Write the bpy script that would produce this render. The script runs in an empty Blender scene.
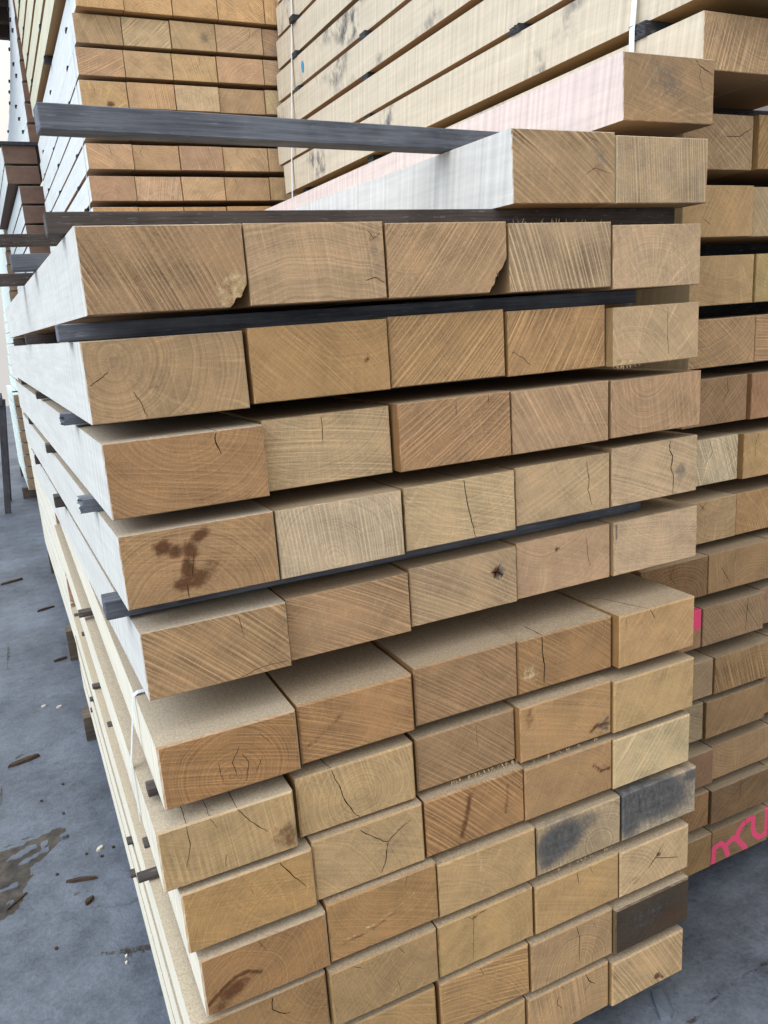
import bpy, math, random
from mathutils import Matrix, Vector, noise as mnoise

# ------------------------------------------------------------------ camera, world, light
S = bpy.context.scene
COL = S.collection
def set_camera():
    yaw, pitch, roll = math.radians(24.351), math.radians(-13.753), math.radians(-3.970)
    f = Vector((math.sin(yaw)*math.cos(pitch), math.cos(yaw)*math.cos(pitch), math.sin(pitch)))
    r0 = Vector((math.cos(yaw), -math.sin(yaw), 0)); u0 = r0.cross(f)
    r = r0*math.cos(roll) + u0*math.sin(roll); u = u0*math.cos(roll) - r0*math.sin(roll)
    cd = bpy.data.cameras.new('camera'); cam = bpy.data.objects.new('camera', cd); COL.objects.link(cam)
    m = Matrix((r, u, -f)).transposed().to_4x4(); m.translation = Vector((-0.11073, -1.2008, 1.63916))
    cam.matrix_world = m
    cd.sensor_fit = 'VERTICAL'; cd.sensor_height = 36.0; cd.lens = 27.486; cd.clip_start = 0.02
    S.camera = cam
set_camera()

S.view_settings.view_transform = 'Standard'
S.view_settings.look = 'None'
S.view_settings.exposure = 0.36
S.view_settings.gamma = 1.0
S.view_settings.use_curve_mapping = False
S.cycles.max_bounces = 8
S.cycles.diffuse_bounces = 4

def nd(nt, t, **kw):
    n = nt.nodes.new(t)
    for k, v in kw.items():
        setattr(n, k, v)
    return n

def make_world():
    w = bpy.data.worlds.new('daylight'); S.world = w; w.use_nodes = True
    nt = w.node_tree; nt.nodes.clear()
    out = nd(nt, 'ShaderNodeOutputWorld'); bg = nd(nt, 'ShaderNodeBackground')
    tc = nd(nt, 'ShaderNodeTexCoord'); sx = nd(nt, 'ShaderNodeSeparateXYZ')
    nt.links.new(tc.outputs['Generated'], sx.inputs[0])
    # overcast sky: brighter and cooler on the open (left, -X) side, dimmer and warmer on the yard side
    mr = nd(nt, 'ShaderNodeMapRange'); nt.links.new(sx.outputs['X'], mr.inputs['Value'])
    mr.inputs['From Min'].default_value = 1.0; mr.inputs['From Max'].default_value = -1.0
    cr = nd(nt, 'ShaderNodeValToRGB'); nt.links.new(mr.outputs[0], cr.inputs[0])
    e = cr.color_ramp.elements
    e[0].position = 0.12; e[0].color = (0.26, 0.25, 0.24, 1)
    em = e.new(0.46); em.color = (1.02, 0.96, 0.88, 1)
    e = sorted(cr.color_ramp.elements, key=lambda q: q.position); e = [e[0], e[-1]]
    e[1].position = 0.92; e[1].color = (1.26, 1.54, 1.92, 1)
    # and brighter overhead than at the horizon
    up = nd(nt, 'ShaderNodeMapRange'); nt.links.new(sx.outputs['Z'], up.inputs['Value'])
    up.inputs['From Min'].default_value = 0.0; up.inputs['From Max'].default_value = 0.9
    up.inputs['To Min'].default_value = 0.62; up.inputs['To Max'].default_value = 1.75
    vm = nd(nt, 'ShaderNodeVectorMath', operation='SCALE'); nt.links.new(cr.outputs[0], vm.inputs[0]); nt.links.new(up.outputs[0], vm.inputs['Scale'])
    nt.links.new(vm.outputs[0], bg.inputs['Color']); bg.inputs['Strength'].default_value = 0.85
    nt.links.new(bg.outputs[0], out.inputs[0])
make_world()

def sun(name, direction, strength, angle, color):
    ld = bpy.data.lights.new(name, 'SUN'); ld.energy = strength; ld.angle = math.radians(angle); ld.color = color
    o = bpy.data.objects.new(name, ld); COL.objects.link(o)
    o.rotation_euler = Vector(direction).to_track_quat('-Z', 'Y').to_euler(); o.location = (-3, -2, 5)
sun('sun', (0.86, 0.26, -0.60), 1.05, 40, (1.0, 0.97, 0.94))

# ------------------------------------------------------------------ materials
def lin(c):
    c = c/255.0
    return c/12.92 if c <= 0.04045 else ((c+0.055)/1.055)**2.4
def rgb(r, g, b): return (lin(r), lin(g), lin(b), 1.0)

class NT:
    """small helper for writing node graphs"""
    def __init__(s, name):
        s.m = bpy.data.materials.new(name); s.m.use_nodes = True
        s.nt = s.m.node_tree; s.nt.nodes.clear()
        s.out = nd(s.nt, 'ShaderNodeOutputMaterial'); s.b = nd(s.nt, 'ShaderNodeBsdfPrincipled')
        s.nt.links.new(s.b.outputs[0], s.out.inputs[0])
    def put(s, sock, v):
        if hasattr(v, 'links') or isinstance(v, bpy.types.NodeSocket): s.nt.links.new(v, sock)
        else: sock.default_value = v
    def math(s, op, a, b=0.0, c=None, clamp=False):
        n = nd(s.nt, 'ShaderNodeMath', operation=op, use_clamp=clamp)
        s.put(n.inputs[0], a); s.put(n.inputs[1], b)
        if c is not None: s.put(n.inputs[2], c)
        return n.outputs[0]
    def vmath(s, op, a, b=(0, 0, 0)):
        n = nd(s.nt, 'ShaderNodeVectorMath', operation=op); s.put(n.inputs[0], a); s.put(n.inputs[1], b)
        return n.outputs[0]
    def noise(s, vec, scale=1.0, detail=2.0, rough=0.5, dim='3D', w=None):
        n = nd(s.nt, 'ShaderNodeTexNoise', noise_dimensions=dim)
        if vec is not None: s.put(n.inputs['Vector'], vec)
        if w is not None: s.put(n.inputs['W'], w)
        n.inputs['Scale'].default_value = scale; n.inputs['Detail'].default_value = detail
        n.inputs['Roughness'].default_value = rough
        return n.outputs[0]
    def attr(s, name, kind='OBJECT'):
        n = nd(s.nt, 'ShaderNodeAttribute', attribute_name=name, attribute_type=kind); return n
    def ramp(s, v, a, b, va=0.0, vb=1.0, smooth=False):
        n = nd(s.nt, 'ShaderNodeMapRange', interpolation_type='SMOOTHSTEP' if smooth else 'LINEAR')
        s.put(n.inputs['Value'], v)
        for k, x in (('From Min', a), ('From Max', b), ('To Min', va), ('To Max', vb)): n.inputs[k].default_value = x
        return n.outputs[0]
    def mix(s, f, a, b, mode='MIX'):
        n = nd(s.nt, 'ShaderNodeMix', data_type='RGBA', blend_type=mode)
        s.put(n.inputs[0], f); s.put(n.inputs[6], a); s.put(n.inputs[7], b)
        return n.outputs[2]
    def sep(s, v):
        n = nd(s.nt, 'ShaderNodeSeparateXYZ'); s.put(n.inputs[0], v); return n.outputs
    def comb(s, x, y, z):
        n = nd(s.nt, 'ShaderNodeCombineXYZ'); s.put(n.inputs[0], x); s.put(n.inputs[1], y); s.put(n.inputs[2], z); return n.outputs[0]
    def bump(s, h, strength, dist=0.002):
        n = nd(s.nt, 'ShaderNodeBump'); s.put(n.inputs['Height'], h)
        n.inputs['Strength'].default_value = strength; n.inputs['Distance'].default_value = dist
        s.nt.links.new(n.outputs[0], s.b.inputs['Normal'])

def oak_material():
    g = NT('sawn_oak')
    tc = nd(g.nt, 'ShaderNodeTexCoord')
    P = tc.outputs['Object']; N = g.sep(tc.outputs['Normal'])
    seed = g.attr('seed').outputs['Fac']
    sv = g.comb(g.math('MULTIPLY', seed, 13.7), g.math('MULTIPLY', seed, 7.3), g.math('MULTIPLY', seed, 3.9))
    x, y, z = g.sep(P)[:3]
    ringc = g.sep(g.attr('ring').outputs['Vector'])            # pith position x, z and ring strength
    sawv = g.sep(g.attr('saw').outputs['Vector'])              # saw angle, lines per metre, strength
    extra = g.sep(g.attr('extra').outputs['Vector'])           # ray strength, dusty top, side stain
    base = g.attr('tone').outputs['Color']
    side_base = g.attr('side_tone').outputs['Color']
    end = g.ramp(g.math('ABSOLUTE', N[1]), 0.55, 0.8)
    top = g.ramp(N[2], 0.6, 0.8)
    # growth rings
    wv = g.vmath('ADD', g.vmath('MULTIPLY', P, (9, 0.6, 9)), sv)
    warp = g.math('SUBTRACT', g.noise(wv, 1.0, 2), 0.5)
    wv2 = g.vmath('ADD', wv, (31.0, 5.0, 11.0))
    warp2 = g.math('SUBTRACT', g.noise(wv2, 1.0, 2), 0.5)
    dx = g.math('ADD', g.math('SUBTRACT', x, ringc[0]), g.math('MULTIPLY', warp, 0.03))
    dz = g.math('ADD', g.math('SUBTRACT', z, ringc[1]), g.math('MULTIPLY', warp2, 0.03))
    r = g.math('SQRT', g.math('ADD', g.math('MULTIPLY', dx, dx), g.math('MULTIPLY', dz, dz)))
    ring = g.noise(None, 1.0, 2.0, 0.6, '1D', g.math('ADD', g.math('MULTIPLY', r, 230.0), g.math('MULTIPLY', seed, 50)))
    ring = g.ramp(ring, 0.3, 0.7, -0.5, 0.5)
    # medullary rays: radial flecks
    ang = g.math('ARCTAN2', dz, dx)
    ray = g.noise(g.comb(g.math('MULTIPLY', ang, 26.0), g.math('MULTIPLY', r, 9.0), seed), 1.0, 2.0, 0.6)
    ray = g.ramp(ray, 0.54, 0.74, 0.0, 1.0)
    # saw marks across the end
    ca = g.math('COSINE', sawv[0]); sa = g.math('SINE', sawv[0])
    across = g.math('ADD', g.math('MULTIPLY', x, ca), g.math('MULTIPLY', z, sa))
    along = g.math('SUBTRACT', g.math('MULTIPLY', z, ca), g.math('MULTIPLY', x, sa))
    curv = g.math('MULTIPLY', g.math('MULTIPLY', along, along), 0.25)
    sw = g.math('ADD', g.math('ADD', across, curv), g.math('MULTIPLY', warp, 0.004))
    sp = g.math('MULTIPLY', sw, sawv[1])
    lw = g.noise(None, 1.0, 1.0, 0.5, '1D', g.math('ADD', g.math('MULTIPLY', sw, 38.0), g.math('MULTIPLY', seed, 31)))
    ph = g.math('ADD', sp, g.math('MULTIPLY', lw, 2.2))
    fr = g.math('ABSOLUTE', g.math('SUBTRACT', g.math('FRACT', ph), 0.5))
    amp = g.ramp(g.noise(g.comb(g.math('MULTIPLY', ph, 0.9), g.math('MULTIPLY', along, 5.0), seed), 1.0, 1.0), 0.3, 0.7, 0.25, 1.0)
    crest = g.math('MULTIPLY', g.ramp(fr, 0.20, 0.46), amp)
    saw1 = g.math('SUBTRACT', crest, 0.35)
    saw2 = g.noise(g.comb(g.math('MULTIPLY', sp, 4.6), g.math('MULTIPLY', along, 3.0), seed), 1.0, 2.0, 0.6)
    saw2 = g.ramp(saw2, 0.30, 0.70, -0.5, 0.5)
    patch = g.ramp(g.noise(g.vmath('ADD', g.vmath('MULTIPLY', P, (7, 1, 11)), sv), 1.0, 1.0), 0.36, 0.56, 0.3, 1.0)
    saw = g.math('MULTIPLY', g.math('ADD', saw1, g.math('MULTIPLY', saw2, 0.7)), g.math('MULTIPLY', sawv[2], patch))
    # pores and blotches
    pore = g.math('SUBTRACT', g.noise(g.vmath('MULTIPLY', P, (520, 60, 520)), 1.0, 2.0, 0.7), 0.5)
    fine = g.math('SUBTRACT', g.noise(g.comb(g.math('MULTIPLY', along, 260.0), g.math('MULTIPLY', across, 60.0), seed), 1.0, 2.0, 0.7), 0.5)
    blot = g.math('SUBTRACT', g.noise(g.vmath('ADD', g.vmath('MULTIPLY', P, (14, 2, 17)), sv), 1.0, 3.0, 0.55), 0.5)
    fac = g.math('ADD', 1.0, g.math('MULTIPLY', ring, ringc[2]))
    fac = g.math('ADD', fac, g.math('MULTIPLY', ray, extra[0]))
    fac = g.math('ADD', fac, g.math('MULTIPLY', saw, 0.52))
    fac = g.math('ADD', fac, g.math('MULTIPLY', pore, 0.75))
    fac = g.math('ADD', fac, g.math('MULTIPLY', blot, 0.75))
    fac = g.math('ADD', fac, g.math('MULTIPLY', fine, 0.36))
    endc = g.mix(1.0, base, g.comb(fac, fac, fac), 'MULTIPLY')
    redder = g.math('MULTIPLY', g.ramp(blot, 0.02, 0.25), 0.22)
    endc = g.mix(redder, endc, g.mix(1.0, endc, (0.98, 0.80, 0.62, 1), 'MULTIPLY'))
    # faces along the length: fibre streaks plus the saw's cross marks
    fib = g.math('SUBTRACT', g.noise(g.vmath('ADD', g.vmath('MULTIPLY', P, (90, 2.2, 90)), sv), 1.0, 3.0, 0.6), 0.5)
    fig = g.math('SUBTRACT', g.noise(g.vmath('ADD', g.vmath('MULTIPLY', P, (26, 3.0, 26)), sv), 1.0, 4.0, 0.65), 0.5)
    crs = g.noise(None, 1.0, 2.0, 0.7, '1D', g.math('ADD', g.math('ADD', g.math('MULTIPLY', y, 55.0), g.math('MULTIPLY', z, 9.0)), g.math('MULTIPLY', seed, 20)))
    crs = g.math('SUBTRACT', crs, 0.5)
    sfac = g.math('ADD', 1.0, g.math('MULTIPLY', fib, 0.22))
    sfac = g.math('ADD', sfac, g.math('MULTIPLY', fig, 0.35))
    sfac = g.math('ADD', sfac, g.math('MULTIPLY', crs, 0.50))
    sidec = g.mix(1.0, side_base, g.comb(sfac, sfac, sfac), 'MULTIPLY')
    st = g.noise(g.comb(g.math('MULTIPLY', y, 2.6), g.math('MULTIPLY', z, 3.0), seed), 1.0, 3.0, 0.6)
    st2 = g.noise(g.vmath('MULTIPLY', P, (30, 22, 14)), 1.0, 3.0, 0.7)
    stn = g.math('MULTIPLY', g.math('MULTIPLY', g.ramp(st, 0.555, 0.66), g.ramp(st2, 0.42, 0.62)), extra[2])
    sidec = g.mix(stn, sidec, rgb(74, 74, 80))
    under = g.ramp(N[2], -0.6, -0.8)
    sidec = g.mix(under, sidec, g.mix(1.0, base, (0.66, 0.61, 0.56, 1), 'MULTIPLY'))      # browner undersides, darkened to paint the gaps' shade into the colour
    # dusty, weathered upper face
    spk = g.noise(g.vmath('MULTIPLY', P, (260, 190, 260)), 1.0, 3.0, 0.8)
    dust = g.mix(g.ramp(spk, 0.3, 0.72), rgb(142, 126, 104), rgb(196, 180, 154))
    sidec = g.mix(g.math('MULTIPLY', top, extra[1]), sidec, dust)
    col = g.mix(end, sidec, endc)
    # marks kept on the mesh: weather staining, brown knots, sprayed paint, pale bark
    mk = nd(g.nt, 'ShaderNodeSeparateColor'); ma = g.attr('marks', 'GEOMETRY')
    g.nt.links.new(ma.outputs['Color'], mk.inputs[0])
    en = g.noise(g.vmath('MULTIPLY', P, (75, 40, 75)), 1.0, 4.0, 0.7)
    en2 = g.math('MULTIPLY', g.math('SUBTRACT', en, 0.5), 1.1)
    def edge(v, lo, hi): return g.ramp(g.math('ADD', v, g.math('MULTIPLY', en2, g.ramp(v, 0.0, 0.25))), lo, hi, smooth=True)
    grey = g.mix(g.ramp(en, 0.3, 0.7), rgb(44, 46, 52), rgb(104, 106, 108))
    col = g.mix(g.math('MULTIPLY', edge(mk.outputs[0], 0.18, 0.85), 0.9), col, grey)
    brown = g.mix(g.ramp(en, 0.3, 0.7), rgb(52, 30, 18), rgb(112, 66, 36))
    col = g.mix(g.math('MULTIPLY', edge(mk.outputs[1], 0.2, 0.75), 0.88), col, brown)
    pale = g.mix(g.ramp(en, 0.35, 0.65), rgb(146, 112, 74), rgb(222, 192, 148))
    col = g.mix(edge(ma.outputs['Alpha'], 0.25, 0.6), col, pale)
    col = g.mix(g.math('MULTIPLY', g.ramp(mk.outputs[2], 0.35, 0.6), g.ramp(en, 0.22, 0.4, 0.55, 1.0)), col, rgb(240, 84, 124))
    g.put(g.b.inputs['Base Color'], col); g.b.inputs['Roughness'].default_value = 0.78
    g.b.inputs['Specular IOR Level'].default_value = 0.25
    hgt = g.math('ADD', g.math('MULTIPLY', saw, 0.5), g.math('MULTIPLY', pore, 0.8))
    hgt = g.math('MULTIPLY', hgt, end); hgt = g.math('ADD', hgt, g.math('MULTIPLY', g.math('ADD', crs, fib), 0.4))
    g.bump(hgt, 0.55, 0.003)
    return g.m

def plain_wood(name, dark, light, scale, rough=0.85):
    g = NT(name); tc = nd(g.nt, 'ShaderNodeTexCoord'); P = tc.outputs['Object']
    info = nd(g.nt, 'ShaderNodeObjectInfo')
    off = g.comb(g.math('MULTIPLY', info.outputs['Random'], 9.0), g.math('MULTIPLY', info.outputs['Random'], 5.0), 0.0)
    n = g.noise(g.vmath('ADD', g.vmath('MULTIPLY', P, scale), off), 1.0, 4.0, 0.65)
    n2 = g.noise(g.vmath('ADD', g.vmath('MULTIPLY', P, (38, 300, 300)), off), 1.0, 2.0, 0.6)
    n3 = g.noise(g.vmath('ADD', P, off), 7.0, 3.0, 0.6)
    f = g.math('ADD', g.math('MULTIPLY', g.ramp(n, 0.3, 0.75), 0.65), g.math('MULTIPLY', g.ramp(n3, 0.35, 0.7), 0.45), clamp=True)
    c = g.mix(f, dark, light)
    c = g.mix(g.math('MULTIPLY', g.ramp(n2, 0.62, 0.72), 0.35), c, rgb(150, 150, 152))
    g.put(g.b.inputs['Base Color'], c); g.b.inputs['Roughness'].default_value = rough
    g.bump(n, 0.5, 0.003)
    return g.m

def simple(name, col, rough=0.6, spec=0.3, nz=0.0, nscale=40.0):
    g = NT(name)
    if nz:
        tc = nd(g.nt, 'ShaderNodeTexCoord'); n = g.noise(tc.outputs['Object'], nscale, 4.0, 0.65)
        f = g.ramp(n, 0.3, 0.7, 1-nz, 1+nz); c = g.mix(1.0, col, g.comb(f, f, f), 'MULTIPLY')
        g.put(g.b.inputs['Base Color'], c); g.bump(n, 0.4, 0.003)
    else:
        g.b.inputs['Base Color'].default_value = col
    g.b.inputs['Roughness'].default_value = rough; g.b.inputs['Specular IOR Level'].default_value = spec
    return g.m

def concrete():
    g = NT('worn_concrete'); tc = nd(g.nt, 'ShaderNodeTexCoord'); P = tc.outputs['Object']
    a = g.noise(P, 1.7, 5.0, 0.6); b = g.noise(P, 14.0, 5.0, 0.7); c = g.noise(P, 90.0, 4.0, 0.75)
    f = g.math('ADD', g.math('MULTIPLY', a, 0.55), g.math('MULTIPLY', b, 0.38)); f = g.math('ADD', f, g.math('MULTIPLY', c, 0.34))
    col = g.mix(g.ramp(f, 0.42, 0.82), rgb(50, 55, 62), rgb(118, 125, 136))
    # dark pitting and hairline cracks
    col = g.mix(g.math('MULTIPLY', g.ramp(c, 0.64, 0.74), 0.5), col, rgb(58, 60, 64))
    vo = nd(g.nt, 'ShaderNodeTexVoronoi', feature='DISTANCE_TO_EDGE'); vo.inputs['Scale'].default_value = 1.3
    g.put(vo.inputs['Vector'], g.vmath('ADD', P, g.vmath('MULTIPLY', g.comb(b, a, 0.0), (0.5, 0.5, 0))))
    col = g.mix(g.math('MULTIPLY', g.ramp(vo.outputs[0], 0.012, 0.0), g.ramp(a, 0.40, 0.62, 0.0, 0.5)), col, rgb(52, 54, 58))
    # brown dirt where the surface has broken away, read from the mesh
    ma = g.attr('marks', 'GEOMETRY'); mk = nd(g.nt, 'ShaderNodeSeparateColor'); g.nt.links.new(ma.outputs['Color'], mk.inputs[0])
    en = g.math('MULTIPLY', g.math('SUBTRACT', g.noise(P, 34.0, 5.0, 0.7), 0.5), 1.1)
    d = g.ramp(g.math('ADD', mk.outputs[0], g.math('MULTIPLY', en, g.ramp(mk.outputs[0], 0.0, 0.2))), 0.35, 0.55, smooth=True)
    dirt = g.mix(g.ramp(b, 0.35, 0.65), rgb(38, 35, 32), rgb(86, 78, 68))
    col = g.mix(d, col, dirt)
    g.put(g.b.inputs['Base Color'], col); g.b.inputs['Roughness'].default_value = 0.62
    g.b.inputs['Specular IOR Level'].default_value = 0.35
    h = g.math('SUBTRACT', g.math('ADD', g.math('MULTIPLY', b, 0.7), g.math('MULTIPLY', c, 0.5)), g.math('MULTIPLY', d, 1.2))
    h = g.math('ADD', h, g.math('MULTIPLY', g.noise(P, 26.0, 5.0, 0.55), 0.9))
    g.bump(h, 0.55, 0.008)
    return g.m

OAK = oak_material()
CRACK = simple('drying_crack', rgb(38, 26, 18), 0.95, 0.0)
BATTEN = plain_wood('weathered_batten', rgb(44, 46, 54), rgb(122, 126, 134), (6, 60, 160))
BATTEN_BROWN = plain_wood('brown_batten', rgb(36, 31, 30), rgb(92, 82, 76), (6, 60, 160))
BATTEN_DARK = plain_wood('black_batten', rgb(24, 24, 28), rgb(62, 60, 62), (6, 60, 160))
BEARER = plain_wood('old_bearer', rgb(46, 40, 36), rgb(110, 96, 80), (8, 30, 60))
BAND = simple('white_band', rgb(226, 230, 234), 0.4, 0.4)
CONC = concrete()

# ------------------------------------------------------------------ setting
def link(name, me, mat=None, parent=None, loc=None):
    o = bpy.data.objects.new(name, me); COL.objects.link(o)
    for m in (mat if isinstance(mat, (list, tuple)) else [mat] if mat else []): me.materials.append(m)
    if parent: o.parent = parent
    if loc: o.location = loc
    return o
def tag(o, label, cat, group=None):
    o['label'] = label; o['category'] = cat; o['kind'] = 'thing'
    if group: o['group'] = group
    return o

FLOOR_Z = -0.03
def inpoly(px, py, poly):
    c = False; j = len(poly)-1
    for i in range(len(poly)):
        xi, yi = poly[i]; xj, yj = poly[j]
        if (yi > py) != (yj > py) and px < (xj-xi)*(py-yi)/(yj-yi)+xi: c = not c
        j = i
    return c
def segd(px, py, a, b):
    ax, ay = a; bx, by = b; dx, dy = bx-ax, by-ay
    t = max(0, min(1, ((px-ax)*dx+(py-ay)*dy)/(dx*dx+dy*dy+1e-12)))
    return math.hypot(px-ax-dx*t, py-ay-dy*t)

def build_floor():
    # finer cells near the camera, where worn patches show
    xs = [-8, -4, -2, -1] + [-0.72+0.012*i for i in range(66)] + [0.3, 0.6, 0.8] + [0.86+0.016*i for i in range(60)] + [2.2, 3, 5, 9]
    ys = [-4, -2, -1, -0.5] + [-0.36+0.016*i for i in range(40)] + [0.40+0.014*i for i in range(130)] + [2.4, 2.8, 3.4, 4, 5, 7, 10, 16, 24]
    patch = [(-.62, 1.42), (-.41, 1.50), (-.33, 1.505), (-.215, 1.545), (-.20, 1.52), (-.213, 1.465), (-.25, 1.42), (-.32, 1.345), (-.31, 1.31), (-.345, 1.25), (-.34, 1.20), (-.365, 1.16), (-.42, 1.12), (-.62, .98)]
    islands = [((-.37, 1.44), (-.31, 1.47), .016), ((-.275, 1.455), (-.27, 1.48), .010), ((-.35, 1.39), (-.27, 1.43), .010), ((-.40, 1.28), (-.36, 1.29), .010), ((-.385, 1.21), (-.36, 1.20), .008)]
    lines = [((-.20, 1.50), (.05, 1.50), .004, .5), ((-.60, 1.47), (-.3, 1.54), .005, .6), ((1.05, -.10), (1.23, -.065), .008, .5), ((1.23, -.065), (1.40, -.057), .009, .5), ((1.40, -.057), (1.9, .02), .010, .5),
             ((-.16, .855), (-.10, .82), .009, .5), ((-.10, .82), (-.01, .80), .018, .52), ((-.19, 1.14), (-.15, 1.13), .016, .42), ((1.30, -.17), (1.33, -.155), .016, .5), ((-.42, 3.2), (-.36, 3.5), .01, .6), ((-.40, 2.0), (-.42, 1.7), .005, .6), ((-.36, 2.14), (-.33, 2.17), .012, .5)]
    V = []; A = []
    for yy in ys:
        for xx in xs:
            m = 0.0
            if -0.9 < xx < 2.2 and -0.5 < yy < 4:
                if inpoly(xx, yy, patch): m = 0.85
                for a, b, w in islands:
                    if segd(xx, yy, a, b) < w: m = 0.0
                for a, b, w, sg in lines:
                    d = segd(xx, yy, a, b)
                    m = max(m, sg*1.1*max(0, 1-d/(w*2.0)))
            V.append((xx, yy, FLOOR_Z)); A.append((m, 0, 0, 1))
    n = len(xs); F = [(j*n+i, j*n+i+1, (j+1)*n+i+1, (j+1)*n+i) for j in range(len(ys)-1) for i in range(n-1)]
    me = bpy.data.meshes.new('floor'); me.from_pydata(V, [], F)
    at = me.attributes.new('marks', 'FLOAT_COLOR', 'POINT')
    for i, c in enumerate(A): at.data[i].color = c
    o = link('floor', me, CONC); o['kind'] = 'structure'
build_floor()

def boxmesh(name, sx, sy, sz, bev=0.0015, rng=None, rag=0.0, nseg=1):
    """box from the origin corner with softened edges; rag makes a torn left end"""
    import bmesh
    bm = bmesh.new(); bmesh.ops.create_cube(bm, size=1.0)
    for v in bm.verts: v.co = Vector(((v.co.x+0.5)*sx, (v.co.y+0.5)*sy, (v.co.z+0.5)*sz))
    if nseg > 1:
        es = [e for e in bm.edges if abs(e.verts[0].co.x-e.verts[1].co.x) > 1e-6]
        bmesh.ops.subdivide_edges(bm, edges=es, cuts=nseg, use_grid_fill=True)
    if rag:
        fs = [f for f in bm.faces if f.normal.x < -0.9]
        bmesh.ops.subdivide_edges(bm, edges=list({e for f in fs for e in f.edges}), cuts=6, use_grid_fill=True)
        for v in bm.verts:
            if v.co.x < 1e-5: v.co.x += rng.uniform(-rag, rag)
    elif bev: bmesh.ops.bevel(bm, geom=list(bm.edges), offset=bev, segments=1, affect='EDGES')
    if rng and nseg > 1:
        for v in bm.verts:
            k = mnoise.noise(Vector((v.co.x*5+sx*7, v.co.y*9, v.co.z*9+sy)))
            v.co.y += 0.0015*k
    me = bpy.data.meshes.new(name); bm.to_mesh(me); bm.free()
    return me

# roof over the far end of the shed
def build_roof():
    import bmesh
    bm = bmesh.new()
    def bx(x0, x1, y0, y1, z0, z1):
        m = bmesh.ops.create_cube(bm, size=1.0)
        for v in m['verts']: v.co = Vector((x0+(v.co.x+.5)*(x1-x0), y0+(v.co.y+.5)*(y1-y0), z0+(v.co.z+.5)*(z1-z0)))
    bx(-4, 6, 5.6, 8.0, 4.62, 4.70)
    for k in range(6): bx(-4, 6, 5.7+0.42*k, 5.78+0.42*k, 4.50, 4.62)
    me = bpy.data.meshes.new('ceiling'); bm.to_mesh(me); bm.free()
    o = link('ceiling', me, simple('roof_boards', rgb(84, 70, 62), 0.9, 0.1, 0.25, 6.0)); o['kind'] = 'structure'
    for nm, px in (('trim_1', -3.8), ('trim_2', 5.7)):
        m2 = boxmesh(nm, 0.15, 0.15, 4.53); p = link(nm, m2, BEARER, loc=(px, 7.7, FLOOR_Z)); p['kind'] = 'structure'
build_roof()

# ------------------------------------------------------------------ beams
class Beam: pass
SEED = [0]
def side_of(t, k=0.55): return tuple(t[i]*(1-k) + (222, 206, 172)[i]*k for i in range(3))
def inner_of(t): return tuple(c*f for c, f in zip(t, (.74, .70, .64)))  # sides within a row: darker tone, the seams' shade put into the colour

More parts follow.
